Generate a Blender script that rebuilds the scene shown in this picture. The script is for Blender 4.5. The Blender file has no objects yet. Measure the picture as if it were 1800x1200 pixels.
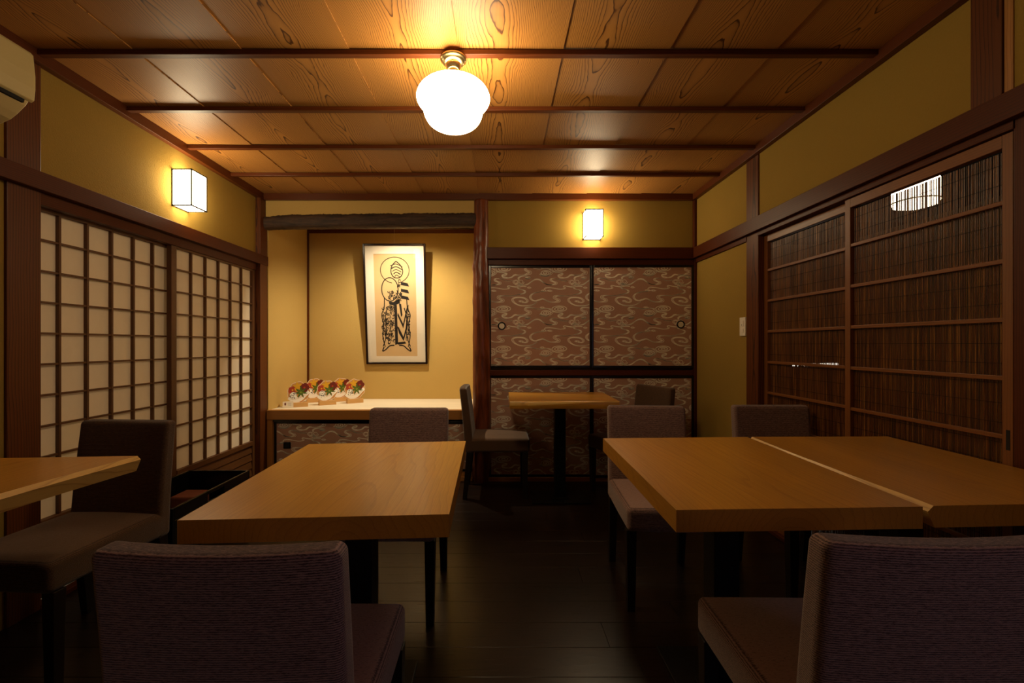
import bpy, bmesh, math, random
from mathutils import Vector, Matrix, noise
random.seed(7)
R = math.radians
scene = bpy.context.scene
COL = scene.collection

# ------------------------------------------------------------------ camera, world, exposure
cam_d = bpy.data.cameras.new('camera')
cam = bpy.data.objects.new('camera', cam_d)
COL.objects.link(cam)
cam.location = (0, 0, 1.14)
cam.rotation_euler = (R(90), 0, 0)
cam_d.sensor_width = 36
cam_d.lens = 790 / 1800 * 36
cam_d.shift_x = 22 / 1800
cam_d.shift_y = 5 / 1800
cam_d.clip_start = .03
scene.camera = cam
vs = scene.view_settings
vs.view_transform = 'Standard'
vs.look = 'None'
vs.gamma = 1
vs.use_curve_mapping = False
vs.exposure = 0.0
scene.cycles.use_denoising = True
scene.cycles.max_bounces = 8
scene.cycles.sample_clamp_indirect = 6
world = bpy.data.worlds.new('world')
scene.world = world
world.use_nodes = True
world.node_tree.nodes['Background'].inputs[0].default_value = (.4, .5, .8, 1)
world.node_tree.nodes['Background'].inputs[1].default_value = 0.0

WARM = (1, .78, .46)
SCONCE_C = (1, .80, .50)
GLOBE_E = 28
SCONCE_E = 26
NICHE_W = 92
WINDOW_E = 2.0
BACKLIGHT_E = .8
ALCOVE_C = (1, .84, .58)


def lamp(name, kind, loc, watts, col, size=.03, target=None, angle=None, blend=.5, parent=None):
    d = bpy.data.lights.new(name, kind)
    d.energy = watts
    d.color = col
    d.shadow_soft_size = size
    if kind == 'SPOT':
        d.spot_size = R(angle)
        d.spot_blend = blend
    o = bpy.data.objects.new(name, d)
    COL.objects.link(o)
    o.location = loc
    if target is not None:
        o.rotation_euler = (Vector(target) - Vector(loc)).to_track_quat('-Z', 'Y').to_euler()
    return o


# ------------------------------------------------------------------ tagging
def tag(o, label=None, cat=None, group=None, kind=None):
    if label: o['label'] = label
    if cat: o['category'] = cat
    if group: o['group'] = group
    if kind: o['kind'] = kind
    return o


def empty(name, loc, rz=0, label=None, cat=None, group=None, kind=None):
    o = bpy.data.objects.new(name, None)
    o.empty_display_size = .05
    COL.objects.link(o)
    o.location = loc
    o.rotation_euler = (0, 0, rz)
    return tag(o, label, cat, group, kind)


def kids(o):
    return [c for c in COL.objects if c.parent == o]


def copy_tree(o, parent=None):
    c = o.copy()
    COL.objects.link(c)
    c.parent = parent
    for ch in kids(o):
        copy_tree(ch, c)
    return c


# ------------------------------------------------------------------ materials
def lin(c):
    return tuple(((x / 255) / 12.92 if x / 255 <= .04045 else ((x / 255 + .055) / 1.055) ** 2.4) for x in c) + (1,)


class N:
    def __init__(s, name):
        s.m = bpy.data.materials.new(name)
        s.m.use_nodes = True
        s.t = s.m.node_tree
        s.b = s.t.nodes['Principled BSDF']

    def n(s, kind, **kw):
        o = s.t.nodes.new(kind)
        for k, v in kw.items():
            setattr(o, k, v)
        return o

    def l(s, a, b):
        s.t.links.new(a, b)

    def math(s, op, a, b=None, c=None):
        o = s.n('ShaderNodeMath', operation=op)
        for i, v in enumerate((a, b, c)):
            if v is None: continue
            if isinstance(v, (int, float)): o.inputs[i].default_value = v
            else: s.l(v, o.inputs[i])
        return o.outputs[0]

    def ramp(s, fac, stops):
        o = s.n('ShaderNodeValToRGB')
        e = o.color_ramp.elements
        e[0].position, e[0].color = stops[0]
        e[1].position, e[1].color = stops[-1]
        for p, c in stops[1:-1]:
            x = e.new(p); x.color = c
        s.l(fac, o.inputs[0])
        return o.outputs[0]

    def vmul(s, v, k):
        o = s.n('ShaderNodeVectorMath', operation='MULTIPLY')
        s.l(v, o.inputs[0]); o.inputs[1].default_value = k
        return o.outputs[0]

    def noise(s, v, scale=1, detail=2, rough=.5):
        o = s.n('ShaderNodeTexNoise')
        o.inputs['Scale'].default_value = scale
        o.inputs['Detail'].default_value = detail
        o.inputs['Roughness'].default_value = rough
        if v is not None: s.l(v, o.inputs['Vector'])
        return o.outputs[0]

    def mix(s, fac, a, b, mode='MIX'):
        o = s.n('ShaderNodeMix', data_type='RGBA', blend_type=mode)
        for i, v in ((0, fac), (6, a), (7, b)):
            if isinstance(v, (int, float)): o.inputs[i].default_value = v
            elif isinstance(v, tuple): o.inputs[i].default_value = v
            else: s.l(v, o.inputs[i])
        return o.outputs[2]

    def bump(s, h, strength, dist=.001):
        o = s.n('ShaderNodeBump')
        o.inputs['Strength'].default_value = strength
        o.inputs['Distance'].default_value = dist
        s.l(h, o.inputs['Height'])
        s.l(o.outputs[0], s.b.inputs['Normal'])

    def set(s, **kw):
        for k, v in kw.items():
            i = s.b.inputs[k.replace('_', ' ')]
            if hasattr(v, 'links') or hasattr(v, 'is_linked'): s.l(v, i)
            else: i.default_value = v
        return s.m


def wood(name, light, dark, freq=70, amp=.05, rough=.4, con=.8, fibre=.35, coat=0., spec=.5, xs=1.3, tone=.3, quad=0., wf=5, w2=.16):
    w = N(name)
    at = w.n('ShaderNodeAttribute', attribute_name='gc').outputs['Vector']
    warp = w.noise(w.vmul(at, (xs, wf, wf)), 1, 1.5 if quad else 3, .5)
    warp2 = w.noise(w.vmul(at, (xs * 5, 26, 26)), 1, 2, .5)
    sp = w.n('ShaderNodeSeparateXYZ'); w.l(at, sp.inputs[0])
    r = w.math('SQRT', w.math('ADD', w.math('MULTIPLY', sp.outputs[1], sp.outputs[1]),
                              w.math('MULTIPLY', sp.outputs[2], sp.outputs[2])))
    r = w.math('ADD', r, w.math('MULTIPLY', w.math('SUBTRACT', warp, .5), amp))
    r = w.math('ADD', r, w.math('MULTIPLY', w.math('SUBTRACT', warp2, .5), amp * w2))
    if quad: r = w.math('ADD', r, w.math('MULTIPLY', w.math('MULTIPLY', r, r), quad))
    f = w.math('FRACT', w.math('MULTIPLY', r, freq))
    ring = w.ramp(f, [(0, (0, 0, 0, 1)), (.55, (.12, .12, .12, 1)), (.80, (.35, .35, .35, 1)), (.88, (1, 1, 1, 1)), (.95, (1, 1, 1, 1)), (1, (0, 0, 0, 1))])
    fib = w.noise(w.vmul(at, (5, 420, 420)), 1, 2, .6)
    big = w.noise(w.vmul(at, (1.2, 5, 5)), 1, 2, .5)
    c = w.mix(w.math('MULTIPLY', ring, con), lin(light), lin(dark))
    c = w.mix(w.math('MULTIPLY', w.math('SUBTRACT', fib, .35), fibre), c, lin(dark))
    c = w.mix(w.math('MULTIPLY', big, tone), c, lin(tuple(x * .55 for x in light)))
    w.l(c, w.b.inputs['Base Color'])
    rr = w.math('ADD', w.math('MULTIPLY', fib, .15), rough - .07)
    w.l(rr, w.b.inputs['Roughness'])
    w.b.inputs['Specular IOR Level'].default_value = spec
    w.b.inputs['Coat Weight'].default_value = coat
    w.b.inputs['Coat Roughness'].default_value = .22
    w.bump(w.math('ADD', fib, w.math('MULTIPLY', ring, .5)), .25, .0006)
    return w.m


def plain(name, c, rough=.5, metal=0, spec=.5, bump=None, var=0):
    w = N(name)
    w.set(Base_Color=lin(c), Roughness=rough, Metallic=metal)
    w.b.inputs['Specular IOR Level'].default_value = spec
    geo = w.n('ShaderNodeTexCoord').outputs['Object']
    if var:
        w.l(w.mix(w.math('MULTIPLY', w.noise(geo, 9, 4), var), lin(c), lin(tuple(x * .6 for x in c))), w.b.inputs['Base Color'])
    if bump:
        w.bump(w.noise(geo, bump[0], 3), bump[1], .001)
    return w.m


def plaster(name, c, c2):
    w = N(name)
    p = w.n('ShaderNodeNewGeometry').outputs['Position']
    n1 = w.noise(p, 160, 4, .65)
    n2 = w.noise(p, 2.2, 4, .5)
    col = w.mix(w.math('MULTIPLY', n2, .5), lin(c), lin(c2))
    col = w.mix(w.math('MULTIPLY', n1, .35), col, lin(c2))
    w.set(Base_Color=col, Roughness=.92)
    w.b.inputs['Specular IOR Level'].default_value = .15
    w.bump(n1, .55, .003)
    return w.m


def emis(name, c, e, base=(240, 235, 225)):
    w = N(name)
    w.set(Base_Color=lin(base), Emission_Color=tuple(c) + (1,), Emission_Strength=e, Roughness=.4)
    return w.m


def fabric(name, c1, c2):
    w = N(name)
    o = w.n('ShaderNodeAttribute', attribute_name='gc').outputs['Vector']
    weave = w.noise(w.vmul(o, (90, 420, 420)), 1, 3, .75)
    wave = w.n('ShaderNodeTexWave', wave_type='BANDS', bands_direction='Z')
    wave.inputs['Scale'].default_value = 78
    wave.inputs['Distortion'].default_value = 1.6
    wave.inputs['Detail'].default_value = 2
    wave.inputs['Detail Scale'].default_value = 3
    w.l(o, wave.inputs['Vector'])
    m = w.math('ADD', w.math('MULTIPLY', weave, .75), w.math('MULTIPLY', wave.outputs[1], .25))
    col = w.ramp(m, [(.36, lin(c2)), (.60, lin(c1))])
    w.set(Base_Color=col, Roughness=.9)
    w.b.inputs['Specular IOR Level'].default_value = .2
    w.b.inputs['Sheen Weight'].default_value = .35
    w.b.inputs['Sheen Roughness'].default_value = .4
    w.bump(m, .9, .002)
    return w.m


M = {}
M['ceil'] = wood('cedar_ceiling_board', (200, 140, 70), (80, 38, 10), 40, .16, .45, 1.0, .3, .0, spec=.38, xs=1.7, quad=8, wf=2.4, w2=.10)
M['dark'] = wood('dark_stained_timber', (92, 40, 9), (42, 16, 2), 130, .03, .45, .7, .45, .0, spec=.22)
M['batten'] = wood('ceiling_batten_timber', (104, 50, 16), (50, 21, 5), 130, .03, .42, .6, .4, .0, spec=.3)
M['post'] = wood('reddish_post_timber', (108, 56, 19), (44, 19, 4), 90, .04, .45, .85, .5, spec=.3)
M['lattice'] = wood('lattice_cedar', (104, 62, 24), (56, 30, 10), 160, .03, .5, .5, .4)
M['door'] = wood('honey_door_timber', (138, 82, 34), (86, 46, 16), 110, .03, .42, .5, .4)
M['table'] = wood('honey_table_timber', (224, 158, 50), (160, 96, 20), 26, .16, .34, .34, .8, .22, xs=1.1, quad=4, wf=4, w2=.12, tone=.7)
M['live'] = wood('pale_sapwood_edge', (232, 186, 100), (170, 112, 44), 60, .06, .36, .5, .4, .2)
M['floor'] = wood('black_stained_floorboard', (30, 18, 11), (12, 7, 4), 90, .05, .30, .8, .5, .1, spec=.4)
M['fascia'] = wood('pale_fascia_timber', (190, 132, 66), (140, 84, 32), 110, .03, .45, .6, .4)
M['block'] = wood('pale_block_timber', (226, 176, 108), (200, 142, 74), 160, .02, .5, .4, .3)
M['toko_top'] = wood('pale_shelf_board', (252, 240, 214), (244, 224, 188), 120, .03, .55, .25, .2)
M['log'] = None
M['plaster'] = plaster('ochre_plaster', (164, 134, 62), (136, 106, 42))
M['plaster2'] = plaster('golden_plaster', (204, 172, 104), (182, 148, 80))
M['paper'] = None
M['slim'] = plain('thin_dark_lantern_wood', (38, 20, 9), .5)
M['white'] = plain('white_plastic', (238, 228, 208), .4)
M['black'] = plain('black_lacquer', (14, 12, 13), .25)
M['black_metal'] = plain('black_metal', (12, 12, 13), .4, .3)
M['leg'] = plain('dark_leg_wood', (24, 15, 11), .4, var=.3)
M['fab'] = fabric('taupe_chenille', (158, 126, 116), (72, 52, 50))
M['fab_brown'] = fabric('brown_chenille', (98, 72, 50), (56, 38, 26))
M['brass'] = plain('aged_brass', (196, 176, 128), .28, 1)
M['white_plastic'] = plain('cream_plastic', (206, 186, 128), .45)
M['silver'] = plain('pale_metal', (240, 228, 205), .35, .15)
M['ink'] = plain('black_ink', (28, 20, 16), .8)
M['print'] = plain('aged_paper', (226, 190, 138), .85, var=.15)
M['mat'] = plain('white_mount_board', (240, 228, 208), .85)
M['frame'] = plain('black_lacquer_frame', (30, 16, 13), .18)
M['globe'] = emis('lit_opal_glass', WARM, GLOBE_E)
M['sconce'] = emis('lit_washi', SCONCE_C, SCONCE_E)
M['sconce_dim'] = emis('lit_washi_dim', SCONCE_C, 4)
M['pend'] = emis('lit_shade_glass', (1, .84, .6), 12)
M['window'] = emis('dusk_window_glass', (.80, .70, 1), WINDOW_E)
M['backlight'] = emis('added_backlight_glow', (1, .76, .46), BACKLIGHT_E)  # glow of the panel added behind the papered screens
M['strip'] = emis('lit_strip', (1, .9, .75), 5)
M['terracotta'] = plain('reddish_cloth', (120, 62, 38), .8)
M['fus_line'] = plain('silver_brown_printed_line', (255, 246, 226), .38, .0)
M['gap'] = plain('black_shadow_gap', (10, 7, 5), .8)
M['next'] = plain('next_room_plaster', (150, 116, 66), .9)


def mk_paper():
    w = N('washi_paper')
    p = w.n('ShaderNodeNewGeometry').outputs['Position']
    n = w.noise(w.vmul(p, (30, 30, 14)), 1, 5, .7)
    col = w.mix(n, lin((246, 234, 212)), lin((234, 220, 196)))
    w.set(Base_Color=col, Roughness=.9)
    w.b.inputs['Specular IOR Level'].default_value = .1
    tr = w.n('ShaderNodeBsdfTranslucent'); tr.inputs[0].default_value = lin((246, 234, 212))
    mx = w.n('ShaderNodeMixShader'); mx.inputs[0].default_value = .25
    w.l(w.b.outputs[0], mx.inputs[1]); w.l(tr.outputs[0], mx.inputs[2])
    w.l(mx.outputs[0], w.t.nodes['Material Output'].inputs[0])
    return w.m


def mk_fusuma():
    w = N('mauve_brown_door_paper')
    p = w.n('ShaderNodeNewGeometry').outputs['Position']
    n = w.noise(p, 300, 2, .7)
    w.set(Base_Color=w.mix(w.math('MULTIPLY', n, .4), lin((184, 142, 120)), lin((160, 120, 100))), Roughness=.7)
    return w.m


def mk_glass():
    m = bpy.data.materials.new('picture_glass')
    m.use_nodes = True
    t = m.node_tree
    t.nodes.clear()
    o = t.nodes.new('ShaderNodeOutputMaterial')
    a = t.nodes.new('ShaderNodeBsdfTransparent')
    g = t.nodes.new('ShaderNodeBsdfGlossy'); g.inputs['Roughness'].default_value = .02
    f = t.nodes.new('ShaderNodeFresnel'); f.inputs[0].default_value = 1.5
    x = t.nodes.new('ShaderNodeMixShader')
    gm = t.nodes.new('ShaderNodeNewGeometry')
    mm = t.nodes.new('ShaderNodeMath'); mm.operation = 'MULTIPLY_ADD'
    mm.inputs[1].default_value = 1 / 1.5 - 1.5; mm.inputs[2].default_value = 1.5
    t.links.new(gm.outputs['Backfacing'], mm.inputs[0]); t.links.new(mm.outputs[0], f.inputs[0])
    t.links.new(f.outputs[0], x.inputs[0]); t.links.new(a.outputs[0], x.inputs[1]); t.links.new(g.outputs[0], x.inputs[2])
    t.links.new(x.outputs[0], o.inputs[0])
    return m


def mk_reed():
    w = N('split_reed')
    at = w.n('ShaderNodeAttribute', attribute_name='gc').outputs['Vector']
    n = w.noise(w.vmul(at, (3, 90, 90)), 1, 3, .6)
    c = w.ramp(n, [(.3, lin((46, 20, 6))), (.5, lin((94, 50, 18))), (.72, lin((160, 106, 44)))])
    w.set(Base_Color=c, Roughness=.32)
    return w.m


def mk_log(name, c1, c2, rough, sc):
    w = N(name)
    p = w.n('ShaderNodeTexCoord').outputs['Object']
    n = w.noise(w.vmul(p, sc), 1, 4, .6)
    c = w.ramp(n, [(.3, lin(c2)), (.65, lin(c1))])
    w.set(Base_Color=c, Roughness=rough)
    w.bump(n, .8, .004)
    return w.m


M['paper'] = mk_paper()
M['fusuma'] = mk_fusuma()
M['glass'] = mk_glass()
M['reed'] = mk_reed()
M['log'] = mk_log('polished_log', (128, 64, 30), (66, 28, 12), .33, (30, 30, 4))
M['bark'] = mk_log('dark_bark_log', (74, 50, 32), (28, 17, 11), .7, (6, 60, 60))


# ------------------------------------------------------------------ mesh builder
class MB:
    def __init__(s):
        s.v = []; s.f = []; s.g = []; s.mi = []; s.sm = []

    def off(s):
        return (random.uniform(0, 40), random.uniform(-.05, .05), random.uniform(.02, .09))

    def box(s, x0, x1, y0, y1, z0, z1, ax='x', mi=0, off=None, M4=None):
        b = len(s.v)
        o = off or s.off()
        cx, cy, cz = (x0 + x1) / 2, (y0 + y1) / 2, (z0 + z1) / 2
        for x in (x0, x1):
            for y in (y0, y1):
                for z in (z0, z1):
                    d = (x - cx, y - cy, z - cz)
                    if ax == 'x': g = (x, d[1], d[2])
                    elif ax == 'y': g = (y, d[0], d[2])
                    else: g = (z, d[0], d[1])
                    p = Vector((x, y, z))
                    if M4 is not None: p = M4 @ p
                    s.v.append(p)
                    s.g.append((g[0] + o[0], g[1] + o[1], g[2] + o[2]))
        for q in ((0, 1, 3, 2), (4, 6, 7, 5), (0, 4, 5, 1), (2, 3, 7, 6), (0, 2, 6, 4), (1, 5, 7, 3)):
            s.f.append([b + i for i in q]); s.mi.append(mi); s.sm.append(False)
        return s

    def poly(s, pts, mi=0, g=None, smooth=False):
        b = len(s.v)
        for p in pts:
            s.v.append(Vector(p)); s.g.append(tuple(g(p)) if g else tuple(p))
        s.f.append(list(range(b, b + len(pts)))); s.mi.append(mi); s.sm.append(smooth)

    def prism(s, pts, d, mi=0, top_mi=None):
        """extrude closed polygon pts by vector d"""
        b = len(s.v); n = len(pts); d = Vector(d)
        for p in pts: s.v.append(Vector(p)); s.g.append(tuple(p))
        for p in pts: s.v.append(Vector(p) + d); s.g.append(tuple(Vector(p) + d))
        s.f.append([b + i for i in reversed(range(n))]); s.mi.append(mi); s.sm.append(False)
        s.f.append([b + n + i for i in range(n)]); s.mi.append(mi if top_mi is None else top_mi); s.sm.append(False)
        for i in range(n):
            j = (i + 1) % n
            s.f.append([b + i, b + j, b + n + j, b + n + i]); s.mi.append(mi); s.sm.append(False)

    def lathe(s, prof, c=(0, 0, 0), n=48, mi=0, M4=None, caps=True):
        b = len(s.v)
        for r, z in prof:
            for k in range(n):
                a = 2 * math.pi * k / n
                p = Vector((r * math.cos(a), r * math.sin(a), z))
                if M4 is not None: p = M4 @ p
                p = p + Vector(c)
                s.v.append(p); s.g.append(tuple(p))
        for i in range(len(prof) - 1):
            for k in range(n):
                k2 = (k + 1) % n
                s.f.append([b + i * n + k, b + i * n + k2, b + (i + 1) * n + k2, b + (i + 1) * n + k]); s.mi.append(mi); s.sm.append(True)
        if caps:
            s.f.append([b + k for k in reversed(range(n))]); s.mi.append(mi); s.sm.append(False)
            m = b + (len(prof) - 1) * n
            s.f.append([m + k for k in range(n)]); s.mi.append(mi); s.sm.append(False)
        return s

    def tube(s, a, c, r, n=8, mi=0):
        a = Vector(a); c = Vector(c)
        q = (c - a).to_track_quat('Z', 'Y').to_matrix().to_4x4()
        return s.lathe([(r, 0), (r, (c - a).length)], a, n, mi, q)

    def rbox(s, h, r, deform=None, n=9, mi=0, off=(0, 0, 0)):
        """rounded box, half sizes h, corner radius r, optional deform"""
        def lines(hh):
            k = 5
            ed = [hh - r + r * math.sin(math.pi / 2 * i / k) for i in range(k + 1)]
            mid = [-(hh - r) + 2 * (hh - r) * i / n for i in range(1, n)]
            return [-e for e in reversed(ed)] + mid + ed
        L = [lines(x) for x in h]
        cache = {}

        def vert(p):
            key = tuple(round(c, 6) for c in p)
            if key in cache: return cache[key]
            inner = Vector([max(-(h[i] - r), min(h[i] - r, p[i])) for i in range(3)])
            d = Vector(p) - inner
            q = inner + (d.normalized() * r if d.length > 1e-9 else d)
            q0 = q.copy()
            if deform: q = Vector(deform(q))
            cache[key] = len(s.v)
            s.v.append(q); s.g.append((q0[0] + off[0], q0[1] + off[1], q0[2] + off[2]))
            return cache[key]
        for ax in range(3):
            u, w = [(1, 2), (2, 0), (0, 1)][ax]
            for sg in (-1, 1):
                for i in range(len(L[u]) - 1):
                    for j in range(len(L[w]) - 1):
                        q = []
                        for a, b in ((i, j), (i + 1, j), (i + 1, j + 1), (i, j + 1)):
                            p = [0, 0, 0]; p[ax] = sg * h[ax]; p[u] = L[u][a]; p[w] = L[w][b]
                            q.append(vert(p))
                        if sg < 0: q.reverse()
                        if len(set(q)) >= 3:
                            s.f.append(q); s.mi.append(mi); s.sm.append(True)

    def build(s, name, mats, parent=None, bevel=0, **kw):
        if not isinstance(mats, (list, tuple)): mats = [mats]
        me = bpy.data.meshes.new(name)
        me.from_pydata([tuple(v) for v in s.v], [], s.f)
        for m in mats: me.materials.append(m)
        me.polygons.foreach_set('material_index', s.mi)
        me.polygons.foreach_set('use_smooth', s.sm)
        a = me.attributes.new('gc', 'FLOAT_VECTOR', 'POINT')
        a.data.foreach_set('vector', [c for g in s.g for c in g])
        me.update()
        o = bpy.data.objects.new(name, me)
        COL.objects.link(o)
        if parent is not None: o.parent = parent
        if bevel:
            b = o.modifiers.new('bevel', 'BEVEL')
            b.width = bevel; b.segments = 2; b.limit_method = 'ANGLE'
        return tag(o, **kw)


def struct(name, mb, mat, label, cat, bevel=0):
    return mb.build(name, mat, bevel=bevel, label=label, cat=cat, kind='structure')


def catmull(pts, step=6):
    out = []
    n = len(pts)
    for i in range(n - 1):
        p0 = pts[max(i - 1, 0)]; p1 = pts[i]; p2 = pts[i + 1]; p3 = pts[min(i + 2, n - 1)]
        for k in range(step):
            t = k / step
            out.append([.5 * (2 * b + (c - a) * t + (2 * a - 5 * b + 4 * c - d) * t * t + (-a + 3 * b - 3 * c + d) * t ** 3)
                        for a, b, c, d in zip(p0, p1, p2, p3)])
    out.append(list(pts[-1]))
    return out


def ribbon(mb, pts, width, fn, mi, clip=None):
    """flat strip along 2D pts with half width(s); fn maps 2D -> 3D"""
    n = len(pts)
    L = []
    for i in range(n):
        a = pts[max(i - 1, 0)]; b = pts[min(i + 1, n - 1)]
        dx, dy = b[0] - a[0], b[1] - a[1]
        d = math.hypot(dx, dy) or 1
        w = width[i] if isinstance(width, (list, tuple)) else width
        nx, ny = -dy / d * w, dx / d * w
        L.append(((pts[i][0] + nx, pts[i][1] + ny), (pts[i][0] - nx, pts[i][1] - ny)))
    for i in range(n - 1):
        q = [L[i][0], L[i][1], L[i + 1][1], L[i + 1][0]]
        if clip and not all(clip[0] <= p[0] <= clip[1] and clip[2] <= p[1] <= clip[3] for p in q):
            continue
        mb.poly([fn(*p) for p in q], mi)


# ------------------------------------------------------------------ dimensions of the room
XL, XR, YB = -1.985, 1.633, 3.75
CZ = 2.385
YN = 4.55          # back of the alcove
YR = -1.5          # rear wall behind the camera
XO = 4.3           # far wall of the next room on the right

# ------------------------------------------------------------------ floor
mb = MB()
y = YR
row = 0
while y < YN:
    w = .152
    x = -2.6 - random.uniform(0, 1)
    while x < XO:
        ln = 1.82 if row % 2 else 1.75
        mb.box(max(x, -2.6) + .0006, min(x + ln, XO) - .0006, y + .0006, min(y + w, YN + .1) - .0006, -.03, 0, 'x')
        x += ln
    y += w
    row += 1
struct('floor', mb, M['floor'], 'black-stained wide floorboards running across the room', 'floor', bevel=.0008)

# ------------------------------------------------------------------ ceiling boards (overlapping clinker-wise)
mb = MB()
joints = [-2.44, -1.99, -1.55, -1.09, -.635, -.175, .27, .72, 1.17, 1.60, 1.64 + .4]
for i in range(1, len(joints) - 1):
    a, b = joints[i], joints[i + 1]
    if a >= XR: break
    b = min(b, XR + .02)
    y0 = YR
    for y1 in (2.365, YB + .02) if i % 2 else (1.455, YB + .02):
        o = (random.uniform(0, 50), random.uniform(-.05, .05), random.uniform(.015, .06))
        bb = len(mb.v)
        mb.box(a, b, y0, y1, CZ, CZ + .012, 'y', off=o)
        for k in range(bb, bb + 8):
            # each board rises towards its left edge and laps over its neighbour
            if mb.v[k].x > (a + b) / 2:
                mb.v[k].z -= 0
            else:
                mb.v[k].z += .005
        y0 = y1
mb.box(-2.6, XO, YR, 4.7, CZ + .03, CZ + .06, 'x', mi=1)
struct('ceiling', mb, [M['ceil'], M['gap']], 'cedar board ceiling with flame-like grain', 'ceiling')

# ceiling battens
tn = 0


def trim(mb, mat, label, cat='trim', bevel=.002):
    global tn
    tn += 1
    return struct('trim_%d' % tn, mb, mat, label, cat, bevel)


names = ['farthest from the camera', 'second from the alcove', 'behind the globe lamp', 'carrying the globe lamp', 'nearest overhead', 'behind the viewer', 'behind the viewer']
for k, yc in enumerate((3.275, 2.82, 2.365, 1.91, 1.455, .95, .45)):
    mb = MB().box(XL + .02, XR - .02, yc - .015, yc + .015, CZ - .022, CZ, 'x')
    trim(mb, M['batten'], 'thin dark ceiling batten, ' + names[k], 'batten')
mb = MB().box(XL, XL + .035, YR, YB, CZ - .05, CZ + .012, 'y'); trim(mb, M['batten'], 'dark ceiling cornice above the papered screens', 'cornice')
mb = MB().box(XR - .035, XR, YR, YB, CZ - .05, CZ + .012, 'y'); trim(mb, M['batten'], 'dark ceiling cornice above the reed doors', 'cornice')
mb = MB().box(XL, XR, YB - .035, YB, CZ - .05, CZ + .012, 'x'); trim(mb, M['batten'], 'dark ceiling cornice along the alcove wall', 'cornice')

# ------------------------------------------------------------------ walls
W = .06
mb = MB().box(XL - W, XL, .2, YB + .02, 1.80, CZ + .03, 'y').box(XL - W, XL, .2, 1.80, 0, 1.80, 'y')
struct('wall_left', mb, M['plaster'], 'ochre plaster wall above the white papered screens', 'wall')
mb = MB().box(XR, XR + W, YR, YB + W, 1.88, CZ + .03, 'y').box(XR, XR + W, 2.9, YB + W, 0, 1.88, 'y').box(XR, XR + W, YR, 1.36, 0, 1.88, 'y')
struct('wall_right', mb, M['plaster'], 'ochre plaster wall around the reed doors', 'wall')
mb = MB().box(-.15, XR, YB, YB + W, 1.87, CZ + .03, 'x').box(-.15, XR, YB + .05, YB + W + .05, 0, 1.87, 'x')
struct('wall_back', mb, M['plaster'], 'ochre plaster strip over the patterned closet doors', 'wall')
mb = MB().box(XL, -.15, YB - .01, YB + .05, 2.16, CZ + .03, 'x')
struct('wall_alcove_front', mb, M['plaster2'], 'golden plaster strip above the dark bark lintel', 'wall')
mb = MB().box(XL, -.10, YN, YN + W, 0, CZ + .03, 'x')
struct('wall_alcove_back', mb, M['plaster2'], 'golden plaster back wall of the alcove behind the framed print', 'wall')
mb = MB().box(-2.0, -1.94, YB + .02, YN, 0, CZ + .03, 'y')
struct('wall_alcove_left', mb, M['plaster2'], 'golden plaster side wall of the alcove, left', 'wall')
mb = MB().box(-.16, -.10, YB + .02, YN, 0, CZ + .03, 'y')
struct('wall_alcove_right', mb, M['plaster2'], 'golden plaster side wall of the alcove, right', 'wall')
mb = MB().box(XL, -.10, YB + .04, YN, 2.31, 2.33, 'x')
struct('ceiling_alcove', mb, M['dark'], 'dark board ceiling inside the alcove', 'ceiling')
mb = MB().box(-2.6, XO, YR - W, YR, 0, CZ + .03, 'x')
struct('wall_rear', mb, M['plaster'], 'ochre plaster wall behind the viewer', 'wall')
mb = MB().box(-2.66, -2.6, YR, .2, 0, CZ + .03, 'y').box(-2.6, XL - W, .14, .2, 0, CZ + .03, 'x')
struct('wall_rear_left', mb, M['plaster'], 'ochre plaster side passage wall behind the viewer', 'wall')
mb = MB().box(XO, XO + W, YR, YN + 1.2, 0, CZ + .03, 'y').box(XR + W, XO, YN + 1.2, YN + 1.26, 0, CZ + .03, 'x')
struct('wall_next_room', mb, M['next'], 'dim brown wall of the room beyond the reed doors', 'wall')

# timber posts
def post(x0, x1, y0, y1, z0, z1, label, mat='post'):
    trim(MB().box(x0, x1, y0, y1, z0, z1, 'z'), M[mat], label, 'post', .003)


post(XL - .04, XL + .012, 1.80, 1.935, 0, CZ - .05, 'reddish timber post left of the white papered screens')
post(XL - .04, XL + .04, 3.655, 3.765, 0, 2.335, 'reddish corner post between papered screens and alcove')
post(XR - .008, XR + .05, 2.823, 2.96, 0, CZ - .05, 'brown timber post beside the light switch')
post(XR - .010, XR + .05, 1.452, 1.55, 1.94, CZ - .05, 'short brown post above the rail at top right')
post(XR - .004, XR + .02, 1.425, 1.452, 1.94, CZ - .05, 'pale slim strip beside the short top right post', 'fascia')
post(XR - .005, XR + .08, 1.30, 1.424, 0, 1.86, 'dark timber post right of the reed doors', 'dark')
post(XR - .022, XR + .02, 3.715, 3.76, 0, 2.335, 'slim dark corner post right of the closet doors', 'dark')

# head rails (nageshi)
trim(MB().box(XL, -1.94, .2, 3.775, 1.795, 1.872, 'y'), M['dark'], 'reddish head rail running above the papered screens', 'rail')
trim(MB().box(XL - .03, XL + .01, 1.93, 3.66, 1.742, 1.795, 'y'), M['dark'], 'grooved lintel directly over the papered screens', 'lintel')
trim(MB().box(XR - .035, XR, 1.0, 3.72, 1.850, 1.937, 'y').box(XR - .035, XR, YR, .998, 1.850, 1.937, 'y'), M['dark'], 'reddish head rail running above the reed doors', 'rail')
trim(MB().box(XR - .01, XR + .05, 1.42, 2.83, 1.822, 1.850, 'y').box(XR - .012, XR + .03, 2.955, 3.72, 1.815, 1.85, 'y'), M['dark'], 'lintel directly over the reed doors', 'lintel')
trim(MB().box(-.172, XR - .02, YB - .045, YB, 1.847, 1.940, 'x'), M['dark'], 'reddish head rail under the wall lantern over the closet', 'rail')
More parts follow.
